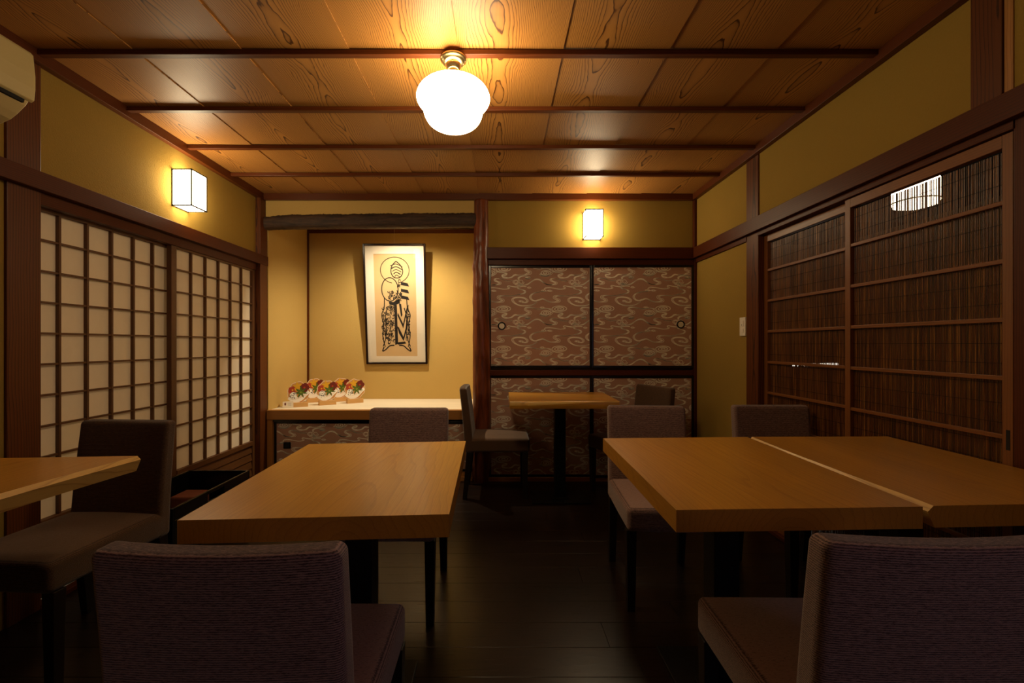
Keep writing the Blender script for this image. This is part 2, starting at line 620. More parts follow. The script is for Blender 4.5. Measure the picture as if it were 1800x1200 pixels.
trim(MB().box(-.10, XR - .02, YB - .012, YB + .04, 1.800, 1.847, 'x'), M['dark'], 'dark lintel directly over the upper closet doors', 'lintel')
trim(MB().box(-.11, XR - .022, YB - .02, YB + .04, .881, .926, 'x'), M['dark'], 'brown middle rail between upper and lower closet doors', 'rail')
trim(MB().box(-.09, XR - .022, YB - .015, YB + .05, 0, .033, 'x'), M['fascia'], 'worn timber sill under the lower closet doors', 'sill')
trim(MB().box(XL - .03, XL + .015, 1.93, 3.66, 0, .02, 'y'), M['dark'], 'floor sill under the papered screens', 'sill')
trim(MB().box(XR + .0, XR + .07, 1.42, 2.83, 0, .02, 'y'), M['dark'], 'floor sill under the reed doors', 'sill')
trim(MB().box(-1.94, -1.925, YN - .022, YN - .0, .60, 2.27, 'z').box(-1.94, -.16, YN - .02, YN, 2.262, 2.30, 'x'), M['dark'],
     'thin dark corner strip and top strip inside the alcove', 'trim')

# bark lintel log
mb = MB()
n, seg = 24, 220
x0, x1 = -1.965, -.17
base = len(mb.v)
for i in range(seg + 1):
    t = i / seg
    x = x0 + (x1 - x0) * t
    zt = 2.213 + .018 * math.sin(t * 1.5) + .008 * noise.noise((x * 9, 0, 1)) + .005 * noise.noise((x * 45, 3, 1)) + .004 * noise.noise((x * 110, 3, 1))
    zb = 2.095 + .020 * (t ** .7) + .003 * noise.noise((x * 7, 5, 1))
    if t < .12: zb -= .000; zt -= .018 * (1 - t / .12)
    for k in range(n):
        a = 2 * math.pi * k / n
        c, sn = math.cos(a), math.sin(a)
        py = YB + .0 + math.copysign(abs(c) ** .6, c) * .050
        pz = (zt + zb) / 2 + math.copysign(abs(sn) ** .7, sn) * (zt - zb) / 2
        j = .0035 * noise.noise((x * 40, c * 6, sn * 6))
        mb.v.append(Vector((x, py + j, pz + j))); mb.g.append((x, py, pz))
for i in range(seg):
    for k in range(n):
        k2 = (k + 1) % n
        mb.f.append([base + i * n + k, base + (i + 1) * n + k, base + (i + 1) * n + k2, base + i * n + k2]); mb.mi.append(0); mb.sm.append(True)
mb.f.append([base + k for k in range(n)]); mb.mi.append(0); mb.sm.append(False)
mb.f.append([base + seg * n + k for k in reversed(range(n))]); mb.mi.append(0); mb.sm.append(False)
trim(mb, M['bark'], 'rough dark bark log forming the alcove lintel', 'lintel', 0)

# polished natural log post
mb = MB()
n, seg = 28, 150
base = len(mb.v)
knots = [(1.78, 3.6, .024), (1.93, 4.9, .02), (1.62, 4.6, .018), (1.35, 3.9, .012), (1.06, 5.1, .014), (.72, 4.4, .012), (2.02, 4.0, .012), (1.7, 5.3, .015), (1.50, 3.5, .012)]
for i in range(seg + 1):
    z = 2.336 * i / seg
    t = z / 2.336
    r = .079 - .020 * t ** 1.3
    cx = -.152 + .004 * math.sin(z * 2.6) + .001 * math.sin(z * 7)
    cy = YB - .005
    for k in range(n):
        a = 2 * math.pi * k / n
        rr = r * (1 + .05 * noise.noise((math.cos(a) * 1.4, math.sin(a) * 1.4, z * 2.2)) + .035 * noise.noise((math.cos(a) * 4, math.sin(a) * 4, z * 7)))
        for kz, ka, kr in knots:
            da = (a - ka + math.pi) % (2 * math.pi) - math.pi
            d2 = (z - kz) ** 2 / .03 ** 2 + da * da / .22
            rr += .5 * (kr * math.exp(-d2) - kr * .7 * math.exp(-d2 * 6))
        if z < .14: rr *= 1 - .22 * ((.14 - z) / .14) ** 1.2
        mb.v.append(Vector((cx + rr * math.cos(a), cy + rr * math.sin(a), z))); mb.g.append((z, 0, 0))
for i in range(seg):
    for k in range(n):
        k2 = (k + 1) % n
        mb.f.append([base + i * n + k, base + i * n + k2, base + (i + 1) * n + k2, base + (i + 1) * n + k]); mb.mi.append(0); mb.sm.append(True)
mb.f.append([base + seg * n + k for k in range(n)]); mb.mi.append(0); mb.sm.append(False)
trim(mb, M['log'], 'polished knotty red-brown log post between alcove and closet', 'post', 0)

# ------------------------------------------------------------------ papered lattice screens (left wall)
dn = 0


def door(label, cat):
    global dn
    dn += 1
    return empty('door_%d' % dn, (0, 0, 0), 0, label, cat, None, 'structure')


def shoji(y0, y1, xf, colw, label, koshi):
    d = door(label, 'sliding screen')
    st = .045
    zt, zb = 1.742, .36
    x0 = xf - .030
    for a in (y0, y1 - st):
        MB().box(x0, xf, a, a + st, .02, zt + .02, 'z').build('stile', M['lattice'], d, .002)
    MB().box(x0, xf, y0 + st, y1 - st, zt - .012, zt + .02, 'y').build('top_rail', M['lattice'], d, .002)
    MB().box(x0, xf + .004, y0 + st, y1 - st, zb - .032, zb + .002, 'y').build('waist_rail', M['lattice'], d, .002)
    mb = MB()
    for k in range(1, 10):
        z = 1.741 - .138 * k
        mb.box(x0 + .010, xf - .005, y0 + st, y1 - st, z - .0045, z + .0045, 'y')
    for k in range(1, 6):
        y = y0 + st + colw * k
        mb.box(x0 + .010, xf - .003, y - .0052, y + .0052, zb, zt - .01, 'z')
    mb.build('lattice', M['lattice'], d)
    MB().box(x0 + .006, x0 + .0085, y0 + st, y1 - st, zb, zt - .01, 'x').build('paper_pane', M['paper'], d)
    mb = MB()
    for k in range(5):
        z1 = zb - .03 - k * .062
        z0 = max(z1 - .062, .03)
        b = len(mb.v)
        mb.box(x0 + .010, x0 + .018, y0 + st, y1 - st, z0 + .001, z1, 'y')
        for j in range(b, b + 8):
            if mb.v[j].z < (z0 + z1) / 2: mb.v[j].x += .008
    mb.build('lower_panel', M['lattice'], d)
    MB().box(x0, xf, y0 + st, y1 - st, .02, .05, 'y').build('bottom_rail', M['lattice'], d, .002)
    return d


shoji(1.885, 2.815, -2.020, .140, 'white papered lattice screen nearer the camera, behind the brown chair', True)
shoji(2.722, 3.662, -1.987, .1417, 'white papered lattice screen next to the alcove corner post', True)
mb = MB().box(-2.62, -2.56, .2, 3.81, 0, CZ + .03, 'y').box(-2.56, XL - .04, 3.76, 3.81, 0, CZ + .03, 'x')
struct('wall_corridor', mb, M['next'], 'dim outer corridor wall behind the papered screens', 'wall')
t = empty('screen_backlight', (-2.555, 2.77, .95), 0, 'dim frosted panel added unseen behind the papered screens to brighten them', 'window', None, 'structure')  # no known window here: unseen glowing panel added to light the paper from behind
MB().box(0, .005, -1.0, 1.0, -.75, .95, 'y').build('pane', M['backlight'], t)
MB().box(0, .03, -1.05, -1.0, -.8, 1.0, 'z').box(0, .03, 1.0, 1.05, -.8, 1.0, 'z').box(0, .03, -1.0, 1.0, .95, 1.0, 'y').box(0, .03, -1.0, 1.0, -.8, -.75, 'y').build('window_frame', M['dark'], t)  # surround of the added glow panel

# ------------------------------------------------------------------ patterned closet doors
def spiral(cx, cy, rx, ry, turns, rmin, a0=0., n=None, sgn=1):
    n = n or int(20 * turns)
    P = []
    for i in range(n + 1):
        t = i / n
        k = 1 - (1 - rmin) * t
        a = a0 + sgn * 2 * math.pi * turns * t
        P.append((cx + rx * k * math.cos(a), cy + ry * k * math.sin(a), 0))
    return P


CURVES = [
    [(170, 185, 9), (215, 207, 7), (290, 222, 4), (350, 238, 10), (335, 262, 7), (285, 262, 9), (275, 285, 8), (320, 308, 12), (380, 314, 5), (440, 300, 8), (495, 262, 9), (560, 265, 5), (640, 262, 4), (710, 245, 12),
     (765, 222, 26), (735, 200, 15), (680, 170, 15), (690, 138, 9), (770, 130, 5), (860, 148, 4), (940, 160, 4), (1040, 148, 4), (1110, 158, 8), (1150, 195, 24), (1115, 250, 14), (1050, 280, 9), (980, 275, 9), (935, 240, 14)],
    [(40, 412, 3), (110, 434, 4), (190, 428, 8), (243, 405, 19), (195, 382, 8), (142, 352, 14), (165, 326, 6), (240, 325, 3), (300, 345, 3), (370, 368, 3), (455, 360, 3)],
    [(590, 425, 10), (640, 442, 4), (720, 425, 7), (800, 370, 5), (862, 340, 8), (930, 345, 9), (1000, 393, 5), (1080, 434, 3), (1150, 432, 3), (1026, 412, 3)][:-1],
    [(570, 345, 10), (560, 315, 10), (605, 290, 7), (690, 281, 5), (765, 303, 4), (740, 330, 5), (680, 322, 4)],
    [(25, 515, 3), (65, 486, 7), (165, 489, 3), (295, 511, 3), (370, 505, 3), (398, 490, 9), (368, 468, 5), (385, 452, 3), (450, 464, 4), (540, 474, 5), (620, 463, 3), (700, 466, 3)],
    [(600, 400, 14), (575, 440, 14), (548, 488, 10), (590, 512, 4), (650, 530, 6), (678, 555, 12), (650, 585, 7), (560, 607, 3), (440, 630, 3), (320, 626, 4), (240, 631, 9), (205, 655, 22), (250, 690, 14), (290, 712, 24),
     (235, 735, 9), (150, 738, 4), (90, 722, 5), (40, 696, 5), (-5, 683, 7), (-65, 700, 9), (-130, 716, 7), (-185, 700, 9), (-218, 650, 15), (-185, 600, 7), (-110, 570, 4), (-30, 557, 3), (30, 550, 5)],
    [(890, 735, 3), (820, 778, 5), (740, 800, 5), (600, 800, 6), (505, 762, 9), (455, 705, 16), (480, 668, 9), (560, 655, 8), (660, 668, 9), (718, 712, 15), (690, 745, 8), (620, 742, 4)],
]
for c, mi in ((spiral(305, 155, 142, 56, 2.6, .10, math.pi, sgn=1), 3), (spiral(1035, 228, 108, 58, 2.6, .12, 2.6, sgn=-1), 3),
              (spiral(520, 382, 68, 42, 2.2, .3, 0), 0), (spiral(608, 385, 52, 48, 1.2, .5, 0), 0), (spiral(545, 425, 60, 16, 1.2, .5, 0), 0),
              (spiral(710, 312, 40, 13, 1.6, .3, 0), 0), (spiral(748, 482, 42, 15, 1.5, .4, 0), 0), (spiral(1010, 535, 58, 16, 1.7, .3, 0), 0),
              (spiral(1110, 538, 48, 14, 1.7, .3, 0), 0), (spiral(980, 130, 48, 17, 1.6, .3, 0), 0), (spiral(605, 722, 50, 16, 1.8, .3, 0), 0)):
    CURVES.append([(a, b, mi) for a, b, _ in c])
SM = [catmull(c, 4 if len(c) > 14 and i >= 7 else 5) if i < 7 else c for i, c in enumerate(CURVES)]
PU, PV = .985 * .4747 * 1.0, .703 * .4747   # pattern period in metres
US = .4747 / 1000


def pattern(mb, fn, u0, u1, v0, v1, ou, ov):
    """u right, v down from panel top-left, all metres; ou, ov pattern origin"""
    clip = (u0, u1, v0, v1)
    for i in range(-2, int((u1 - u0) / PU) + 3):
        for j in range(-1, int((v1 - v0) / PV) + 2):
            for c in SM:
                P = [(ou + i * PU + p[0] * US, ov + j * PV + p[1] * US, p[2] * US) for p in c]
                if max(p[0] for p in P) < u0 or min(p[0] for p in P) > u1 or max(p[1] for p in P) < v0 or min(p[1] for p in P) > v1:
                    continue
                mw = max(p[2] for p in P)
                lanes = (-1, 0, 1) if mw > 9 * US else ((-1, 1) if mw > 2 * US else (0,))
                for ln in lanes:
                    Q = []
                    for k in range(len(P)):
                        a = P[max(k - 1, 0)]; b = P[min(k + 1, len(P) - 1)]
                        dx, dy = b[0] - a[0], b[1] - a[1]
                        d = math.hypot(dx, dy) or 1
                        Q.append((P[k][0] - dy / d * ln * P[k][2], P[k][1] + dx / d * ln * P[k][2]))
                    ribbon(mb, Q, .0020, fn, 1, clip)


def fusuma(x0, x1, z0, z1, yf, label, handle=None, square=False, ou=-.0175, ov=-.046, group=None):
    d = door(label, 'closet door')
    t, fr = .018, .019
    mb = MB()
    mb.box(x0, x0 + fr, yf, yf + t, z0, z1, 'z').box(x1 - fr, x1, yf, yf + t, z0, z1, 'z')
    mb.box(x0 + fr, x1 - fr, yf, yf + t, z1 - fr, z1, 'x').box(x0 + fr, x1 - fr, yf, yf + t, z0, z0 + fr, 'x')
    mb.build('frame', M['black'], d, .003)
    mb = MB().box(x0 + fr, x1 - fr, yf + .006, yf + t - .003, z0 + fr, z1 - fr, 'x')
    pattern(mb, lambda u, v: (x0 + u, yf + .0055, z1 - v), fr, x1 - x0 - fr, fr, z1 - z0 - fr, ou, ov)
    mb.build('patterned_panel', [M['fusuma'], M['fus_line']], d)
    if handle:
        hx, hz = handle
        if square:
            h = MB().box(hx - .031, hx + .031, yf + .001, yf + .012, hz - .028, hz + .028, 'x').build('pull_handle', M['black'], d, .004, label='square black recessed pull')
            MB().box(hx - .022, hx + .022, yf - .001, yf + .002, hz - .02, hz + .02, 'x').build('recess', M['gap'], h, .003)
        else:
            mb = MB()
            rot = Matrix.Rotation(R(90), 4, 'X')
            mb.lathe([(.0225, -.006), (.033, -.006), (.0335, .002), (.030, .005), (.0245, .004), (.0225, -.001)], (hx, yf + .003, hz), 36, 0, rot, caps=False)
            h = mb.build('pull_handle', M['black'], d, label='round black-rimmed pull with pale centre')
            MB().lathe([(.023, 0), (.023, .003)], (hx, yf + .0045, hz), 32, 0, rot).build('pull_centre', M['silver'], h)
    return d


HX = .76
fusuma(-.090, .772, .944, 1.797, YB - .004, 'upper left patterned closet door with the round pull', handle=(.019, 1.293))
fusuma(.762, 1.612, .944, 1.797, YB - .026, 'upper right patterned closet door with the round pull', handle=(1.503, 1.305), ou=-.012)
fusuma(-.090, .772, .036, .878, YB - .004, 'lower left patterned closet door behind the small table')
fusuma(.762, 1.612, .036, .878, YB - .026, 'lower right patterned closet door behind the brown chair', ou=-.012)

# ------------------------------------------------------------------ alcove platform
p = empty('alcove_platform', (-1.05, 4.1, 0), 0, 'raised pale-topped alcove platform holding the painted ornaments', 'platform')


def loc(mb):
    for v in mb.v:
        v.x += 1.05; v.y -= 4.1
    return mb


loc(MB().box(-1.938, -.162, YB + .01, YN - .002, .55, .588, 'x')).build('top_board', M['toko_top'], p)
loc(MB().box(-1.938, -.225, YB - .012, YB + .045, .513, .592, 'x')).build('fascia', M['fascia'], p, .003)
loc(MB().box(-1.938, -1.895, YB - .004, YB + .04, 0, .513, 'z')).build('jamb', M['fascia'], p, .002)
loc(MB().box(-1.895, -.225, YB - .004, YB + .05, .0, .035, 'x').box(-1.895, -.225, YB + .008, YB + .05, .036, .075, 'x')).build('sill', M['fascia'], p, .002)
loc(MB().box(-1.895, -.225, YB + .006, YB + .05, .494, .513, 'x')).build('head_strip', M['black'], p)
fusuma(-1.893, -1.065, .078, .494, YB + .024, 'low patterned cupboard door with square black pull under the alcove platform', handle=(-1.786, .291), square=True, ou=.058 - .467, ov=-.075)
fusuma(-1.075, -.230, .078, .494, YB + .004, 'low patterned cupboard door under the alcove platform, beside the log post', ou=-.10, ov=-.075)

# ------------------------------------------------------------------ reed doors (right wall)
def reed_door(y0, y1, xf, label, slot=False):
    """front face at x = xf, looking towards -x"""
    d = door(label, 'reed door')
    t = .030
    st = .032
    zt = 1.818
    for a, nm in ((y0, 'stile'), (y1 - st, 'stile')):
        MB().box(xf, xf + t, a, a + st, .02, zt, 'z').build(nm, M['door'], d, .002)
    MB().box(xf, xf + t, y0 + st, y1 - st, zt - .042, zt, 'y').build('top_rail', M['door'], d, .002)
    MB().box(xf, xf + t, y0 + st, y1 - st, .02, .09, 'y').build('bottom_rail', M['door'], d, .002)
    for k in range(8):
        z = 1.600 - .190 * k
        MB().box(xf + .002, xf + .014, y0 + st, y1 - st, z - .0075, z + .0075, 'y').build('crossbar', M['door'], d, .0015)
    mb = MB()
    y = y0 + st + .002
    rx = xf + .019
    while y < y1 - st - .002:
        r = random.uniform(.0014, .0023)
        lean = random.uniform(-.0022, .0022)
        o = (random.uniform(0, 60), random.uniform(0, 10), random.uniform(0, 10))
        zs = [.08 + (zt - .05 - .08) * i / 10 for i in range(11)]
        b = len(mb.v)
        for i, z in enumerate(zs):
            yy = y + lean * (z - .9) + .0008 * noise.noise((z * 2.2, y * 50, 0))
            for k in range(6):
                a = math.pi / 3 * k
                mb.v.append(Vector((rx + math.cos(a) * .0009, yy + math.sin(a) * r, z))); mb.g.append((z + o[0], o[1], o[2]))
        for i in range(len(zs) - 1):
            for k in range(6):
                k2 = (k + 1) % 6
                mb.f.append([b + i * 6 + k, b + i * 6 + k2, b + (i + 1) * 6 + k2, b + (i + 1) * 6 + k]); mb.mi.append(0); mb.sm.append(True)
        y += 2 * r + random.choice((.0001, .0004, .0008, .0012, .0019))
    mb.build('reed_screen', M['reed'], d)
    mb = MB()
    z = zt - .09
    while z > .12:
        mb.box(rx - .0034, rx - .0022, y0 + st, y1 - st, z - .0006, z + .0006, 'y')
        z -= .065
    mb.build('binding_thread', M['gap'], d)
    if slot:
        MB().box(xf - .001, xf + .004, y0 + .008, y0 + .020, .80, .865, 'z').build('finger_pull', M['gap'], d, .001)
    return d


reed_door(2.118, 2.822, 1.662, 'reed-filled sliding door nearer the corner, beside the timber post')
reed_door(1.428, 2.124, 1.628 + .004, 'reed-filled sliding door nearest the camera, showing the lit lamp', slot=True)

# lamp in the next room
t = empty('pendant_lamp', (2.62, 2.83, 2.375), 0, 'lit pendant lamp glimpsed through the top of the near reed door', 'lamp')
MB().lathe([(.03, 0), (.03, -.02)], (0, 0, 0), 24).build('canopy', M['black_metal'], t)
MB().tube((0, 0, -.02), (0, 0, -.15), .004).build('cord', M['black_metal'], t)
MB().lathe([(.03, -.15), (.09, -.17), (.115, -.21), (.118, -.33), (.110, -.36), (.06, -.375), (.01, -.378)], (0, 0, 0), 40).build('lamp_shade', M['pend'], t)
MB().lathe([(.1195, -.335), (.1215, -.335), (.1215, -.343), (.1195, -.343)], (0, 0, 0), 40, caps=False).build('rim', M['brass'], t)
t = empty('strip_light', (3.45, 4.9, .92), R(20), 'small bright strip light glimpsed low through the far reed door', 'lamp')
MB().box(-.33, .33, -.02, .02, -.012, .012, 'x').build('tube', M['strip'], t)
MB().box(-.34, .34, .02, .04, -.02, .02, 'x').build('backplate', M['black_metal'], t)
t = empty('side_counter', (3.45, 4.95, 0), R(20), 'dark counter glimpsed through the far reed door', 'counter')
MB().box(-.6, .6, -.05, .5, .86, .90, 'x').build('worktop', M['dark'], t)
MB().box(-.58, .58, 0, .48, 0, .86, 'z').build('body', M['dark'], t)

# light switch
t = empty('light_switch', (XR, 3.006, 1.258), 0, 'cream light switch plate on the plaster next to the timber post', 'switch')
MB().box(-.009, 0, -.035, .035, -.062, .062, 'z').build('plate', M['white'], t, .002)
MB().box(-.013, -.009, -.018, .018, .002, .042, 'z').build('rocker', M['white'], t, .001)
MB().box(-.0125, -.009, -.015, .015, -.040, -.012, 'z').build('rocker', M['white'], t, .001)
MB().box(-.0135, -.0125, -.003, .003, .008, .014, 'z').build('indicator', M['ink'], t)

# ------------------------------------------------------------------ globe lamp
t = empty('ceiling_lamp', (-.197, 1.92, CZ - .022), 0, 'round opal glass ceiling lamp on brass fitting, lit', 'lamp')
cn = MB()
cn.lathe([(.053, 0), (.056, -.004), (.056, -.010), (.050, -.013), (.046, -.020), (.041, -.027), (.027, -.030)], (0, 0, 0), 48)
ca = cn.build('canopy', M['brass'], t)
MB().lathe([(.033, -.028), (.034, -.036), (.026, -.050), (.024, -.055)], (0, 0, 0), 40).build('socket_cup', M['brass'], t)
MB().lathe([(.022, -.05), (.022, -.066), (.027, -.070), (.030, -.084), (.052, -.094), (.056, -.104), (.050, -.108)], (0, 0, 0), 40).build('glass_holder', M['brass'], t)
for k in range(3):
    a = 2 * math.pi * k / 3 + .5
    MB().lathe([(.003, -.006), (.003, .002)], (.034 * math.cos(a), .034 * math.sin(a), -.026), 10).build('screw', M['brass'], ca)
prof = [(.050, -.100), (.075, -.106), (.105, -.116), (.132, -.132), (.149, -.152), (.156, -.174), (.152, -.196), (.141, -.214), (.131, -.226), (.128, -.236),
        (.125, -.254), (.117, -.282), (.103, -.306), (.082, -.324), (.055, -.336), (.025, -.341), (.002, -.342)]
prof = [(p_[0], p_[1] if p_[1] > -.174 else -.172 + (p_[1] + .174) * .80) for p_ in catmull(prof, 3)]
MB().lathe(prof, (0, 0, 0), 56).build('glass_globe', M['globe'], t)

# ------------------------------------------------------------------ wall lanterns
def lantern(loc_, rz, label, lit='sconce', pw=.147, h=.224, dp=.122):
    """local: back on the wall at y=0, box towards -y"""
    t = empty('wall_lantern', loc_, rz, label, 'lamp')
    w = pw / 2
    MB().box(-w + .005, w - .005, -dp + .005, -.006, -h / 2 + .005, h / 2 - .005, 'z').build('paper_shade', M[lit], t)
    mb = MB()
    e = .0034
    for sx in (-w, w - 2 * e):
        for sy in (-dp, -2 * e):
            mb.box(sx, sx + 2 * e, sy, sy + 2 * e, -h / 2, h / 2, 'z')
    for z in (-h / 2, h / 2 - 2 * e):
        for sy in (-dp, -2 * e):
            mb.box(-w, w, sy, sy + 2 * e, z, z + 2 * e, 'x')
        for sx in (-w, w - 2 * e):
            mb.box(sx, sx + 2 * e, -dp, 0, z, z + 2 * e, 'y')
    mb.build('wooden_frame', M['slim'], t)
    return t


lantern((.768, YB, 2.122), 0, 'square paper wall lantern over the patterned closet doors')
lantern((XL, 2.793, 2.092), R(90), 'square paper wall lantern above the papered screens')
lantern((-1.86, YR, 1.85), R(180), 'square paper wall lantern on the wall behind the viewer', 'sconce_dim')

# alcove downlight
t = empty('alcove_downlight', (-.87, 3.86, 2.309), 0, 'small round downlight hidden behind the bark lintel', 'lamp')
MB().lathe([(.032, 0), (.036, -.001), (.036, -.006), (.028, -.008), (.026, 0)], (0, 0, 0), 32, caps=False).build('ring', M['black_metal'], t)
l = lamp('alcove_spot', 'SPOT', (-.87, 3.86, 2.297), NICHE_W, ALCOVE_C, .018, (-.95, 4.20, .6), 138, .8)
l.parent = t
l.location = (0, 0, -.012)

# side window behind the viewer, on the right wall
t = empty('window_1', (XR, -.55, 1.25), 0, 'dusk-lit window on the right wall behind the viewer', 'window', None, 'structure')
MB().box(-.012, -.005, -.4, .4, -.35, .35, 'y').build('pane', M['window'], t)
MB().box(-.03, 0, -.45, -.4, -.4, .4, 'z').box(-.03, 0, .4, .45, -.4, .4, 'z').box(-.03, 0, -.4, .4, .35, .4, 'y').box(-.03, 0, -.4, .4, -.4, -.35, 'y').box(-.028, -.012, -.015, .015, -.35, .35, 'z').build('window_frame', M['dark'], t)

# ------------------------------------------------------------------ air conditioner
t = empty('air_conditioner', (XL, 1.30, 1.95), 0, 'cream wall air conditioner at upper left by the ceiling', 'air conditioner')
PY = .40


def ext(profile, y0, y1, taper=0):
    mb = MB()
    mb.prism([(x, y0, z) for x, z in profile], (0, y1 - y0, 0))
    return mb


body = [(.0, .30), (.19, .30), (.215, .285), (.215, .10), (.205, .085), (.175, .055), (.15, .035), (.10, .012), (.05, .0), (0, 0)]
ext(body, -PY, PY - .01).build('housing', M['white_plastic'], t, .004)
fp = [(.214, .292), (.224, .280), (.232, .20), (.232, .15), (.228, .108), (.214, .100)]
ext(fp, -PY, PY).build('front_panel', M['white_plastic'], t, .004)
ext([(.216, .100), (.221, .100), (.218, .088), (.208, .088)], -PY + .01, PY - .03).build('intake_gap', M['gap'], t)
lv = ext([(.172, .050), (.175, .052), (.148, .031), (.10, .008), (.098, .011), (.146, .035)], -PY + .05, PY - .13)
for v in lv.v: v.x += .003; v.z -= .002
lv.build('louver', M['gap'], t)
mb = MB()
for k in range(5):
    mb.prism([(.200, .14 + k * .035, .0835 - .0022), (.1965, .14 + k * .035, .080 - .0025), (.1965, .165 + k * .035, .080 - .0025), (.200, .165 + k * .035, .0835 - .0022)], (.0008, 0, -.0008))
mb.build('marking_strip', M['ink'], t)

# ------------------------------------------------------------------ framed print in the alcove
BZ, BY = .940, 4.512
TILT = math.atan2(.135, 1.17)
fw, fh = .615, 1.19
t = empty('framed_print', (-1.030, BY, BZ), 0, 'tall black-framed black ink print leaning from the alcove wall', 'picture')
t.rotation_euler = (TILT, 0, 0)
b = .020
mb = MB()
mb.box(-fw / 2, -fw / 2 + b, 0, .026, 0, fh, 'z').box(fw / 2 - b, fw / 2, 0, .026, 0, fh, 'z')
mb.box(-fw / 2 + b, fw / 2 - b, 0, .026, 0, b, 'x').box(-fw / 2 + b, fw / 2 - b, 0, .026, fh - b, fh, 'x')
mb.build('frame', M['frame'], t, .004)
pw_, pz0, pz1 = .206, .080, 1.090
mb = MB()
mb.box(-fw / 2 + b, -pw_, .012, .015, b, fh - b).box(pw_, fw / 2 - b, .012, .015, b, fh - b).box(-pw_, pw_, .012, .015, b, pz0).box(-pw_, pw_, .012, .015, pz1, fh - b)
mb.build('mount', M['mat'], t)
mb = MB().box(-fw / 2 + b, fw / 2 - b, .016, .020, b, fh - b)
sx, sz = .29 / 250, .93 / 770


def art(u, v):      # u 290..545, v 228..1002 in drawing units
    return ((u - 418) * sx, .0155, 1.062 - (v - 228) * sz)


def stroke(pts, w, st=5):
    P = catmull([tuple(p) for p in pts], st)
    ribbon(mb, P, w, art, 1)


def blob(pts):
    mb.poly([art(*q) for q in pts], 1)


# plain generic abstract: rings, bands, leaf forms and chevrons in black ink
stroke([(418 + 122 * math.cos(a * math.pi / 14), 335 + 105 * math.sin(a * math.pi / 14)) for a in range(8, 29 + 6)], 3)
stroke([(372 + 70 * math.cos(a * math.pi / 12), 490 + 95 * math.sin(a * math.pi / 12)) for a in range(0, 25)], 4)
for k in range(5):
    stroke([(380 + k * 9, 300 + k * 22), (430, 285 + k * 22), (485 - k * 6, 310 + k * 20)], 3 + k % 2)
stroke([(430, 262), (395, 300), (385, 350), (410, 392), (460, 392), (485, 350), (470, 300), (430, 262)], 4)
for k in range(3):
    y_ = 428 + k * 55
    blob([(466, y_), (525, y_ + 12), (536, y_ + 40), (466, y_ + 26)])
blob([(360, 590), (400, 592), (455, 568), (455, 600), (410, 622), (365, 614)])
blob([(405, 620), (428, 616), (430, 938), (405, 948)])
blob([(445, 600), (465, 610), (474, 700), (462, 715)])
blob([(515, 625), (530, 615), (478, 810), (430, 700), (434, 680), (478, 770)])
blob([(425, 790), (440, 800), (478, 880), (520, 730), (516, 800), (478, 915), (440, 850)])
blob([(428, 925), (490, 918), (500, 935), (428, 945)])
for s_ in (-1, 1):
    c_ = 418
    stroke([(c_ + s_ * 95, 560), (c_ + s_ * 100, 640), (c_ + s_ * 122, 700), (c_ + s_ * 108, 780), (c_ + s_ * 118, 870), (c_ + s_ * 100, 965)], 4)
    stroke([(c_ + s_ * 72, 640), (c_ + s_ * 92, 720), (c_ + s_ * 84, 820), (c_ + s_ * 96, 900), (c_ + s_ * 118, 960)], 4)
    stroke([(c_ + s_ * 20, 950), (c_ + s_ * 60, 955), (c_ + s_ * 95, 985), (c_ + s_ * 122, 998), (c_ + s_ * 110, 965)], 5)
random.seed(11)
for (ax_, ay_, bx_, by_, cnt) in ((300, 640, 345, 900, 60), (340, 625, 400, 930, 95), (355, 500, 455, 590, 40), (508, 640, 532, 900, 42), (455, 500, 470, 590, 8), (440, 395, 462, 560, 14)):
    for k in range(cnt):
        cx_, cy_ = random.uniform(ax_, bx_), random.uniform(ay_, by_)
        r_ = random.uniform(5, 10)
        a0 = random.uniform(0, 6.28)
        stroke([(cx_ + r_ * math.cos(a0 + q * 1.1), cy_ + r_ * 1.2 * math.sin(a0 + q * 1.1)) for q in range(4)], 2.6, 3)
random.seed(21)
mb.build('print', [M['print'], M['ink']], t)
MB().box(-fw / 2 + b, fw / 2 - b, .0075, .0085, b, fh - b).build('glass_pane', M['glass'], t)
MB().tube((0, .02, fh), (0, .045, fh + .16), .0007, 6).build('hanging_wire', M['silver'], t)

# ------------------------------------------------------------------ painted ornaments
LEAFC = {k: plain('glaze_' + k, c, .35) for k, c in dict(yellow=(226, 170, 40), maroon=(112, 40, 30), red=(176, 66, 44), green=(66, 96, 30), white=(255, 251, 242), inky=(30, 26, 24), gold=(206, 150, 84), lime=(170, 180, 70)).items()}
LK = ['white', 'inky', 'gold', 'yellow', 'maroon', 'red', 'green', 'lime']


def maple(mb, cx, cz, r, rot, y, mi, vein=None, lobes=5):
    P = []
    for i in range(lobes * 4):
        a = rot + 2 * math.pi * i / (lobes * 4)
        k = (1.0, .62, .34, .62)[i % 4]
        P.append((cx + r * k * math.cos(a), y, cz + r * k * math.sin(a)))
    for i in range(len(P)):
        j = (i + 1) % len(P)
        mb.poly([(cx, y, cz), P[i], P[j]], mi)
    if vein is not None:
        for i in range(0, len(P), 4):
            a = Vector((cx, y - .0003, cz)); q = Vector(P[i]); q = a.lerp(q, .8); q.y = y - .0003
            d = (q - a).normalized(); nn = Vector((-d.z, 0, d.x)) * .0012
            mb.poly([a + nn, a - nn, q], vein)


def flower(mb, cx, cz, r, y, mi, c2):
    P = []
    for i in range(40):
        a = 2 * math.pi * i / 40
        k = .78 + .22 * abs(math.cos(a * 2.5))
        P.append((cx + r * k * math.cos(a), y, cz + r * k * math.sin(a)))
    mb.poly(P, mi)
    mb.poly([(cx + r * .22 * math.cos(i), y - .0003, cz + r * .22 * math.sin(i)) for i in range(6)], c2)


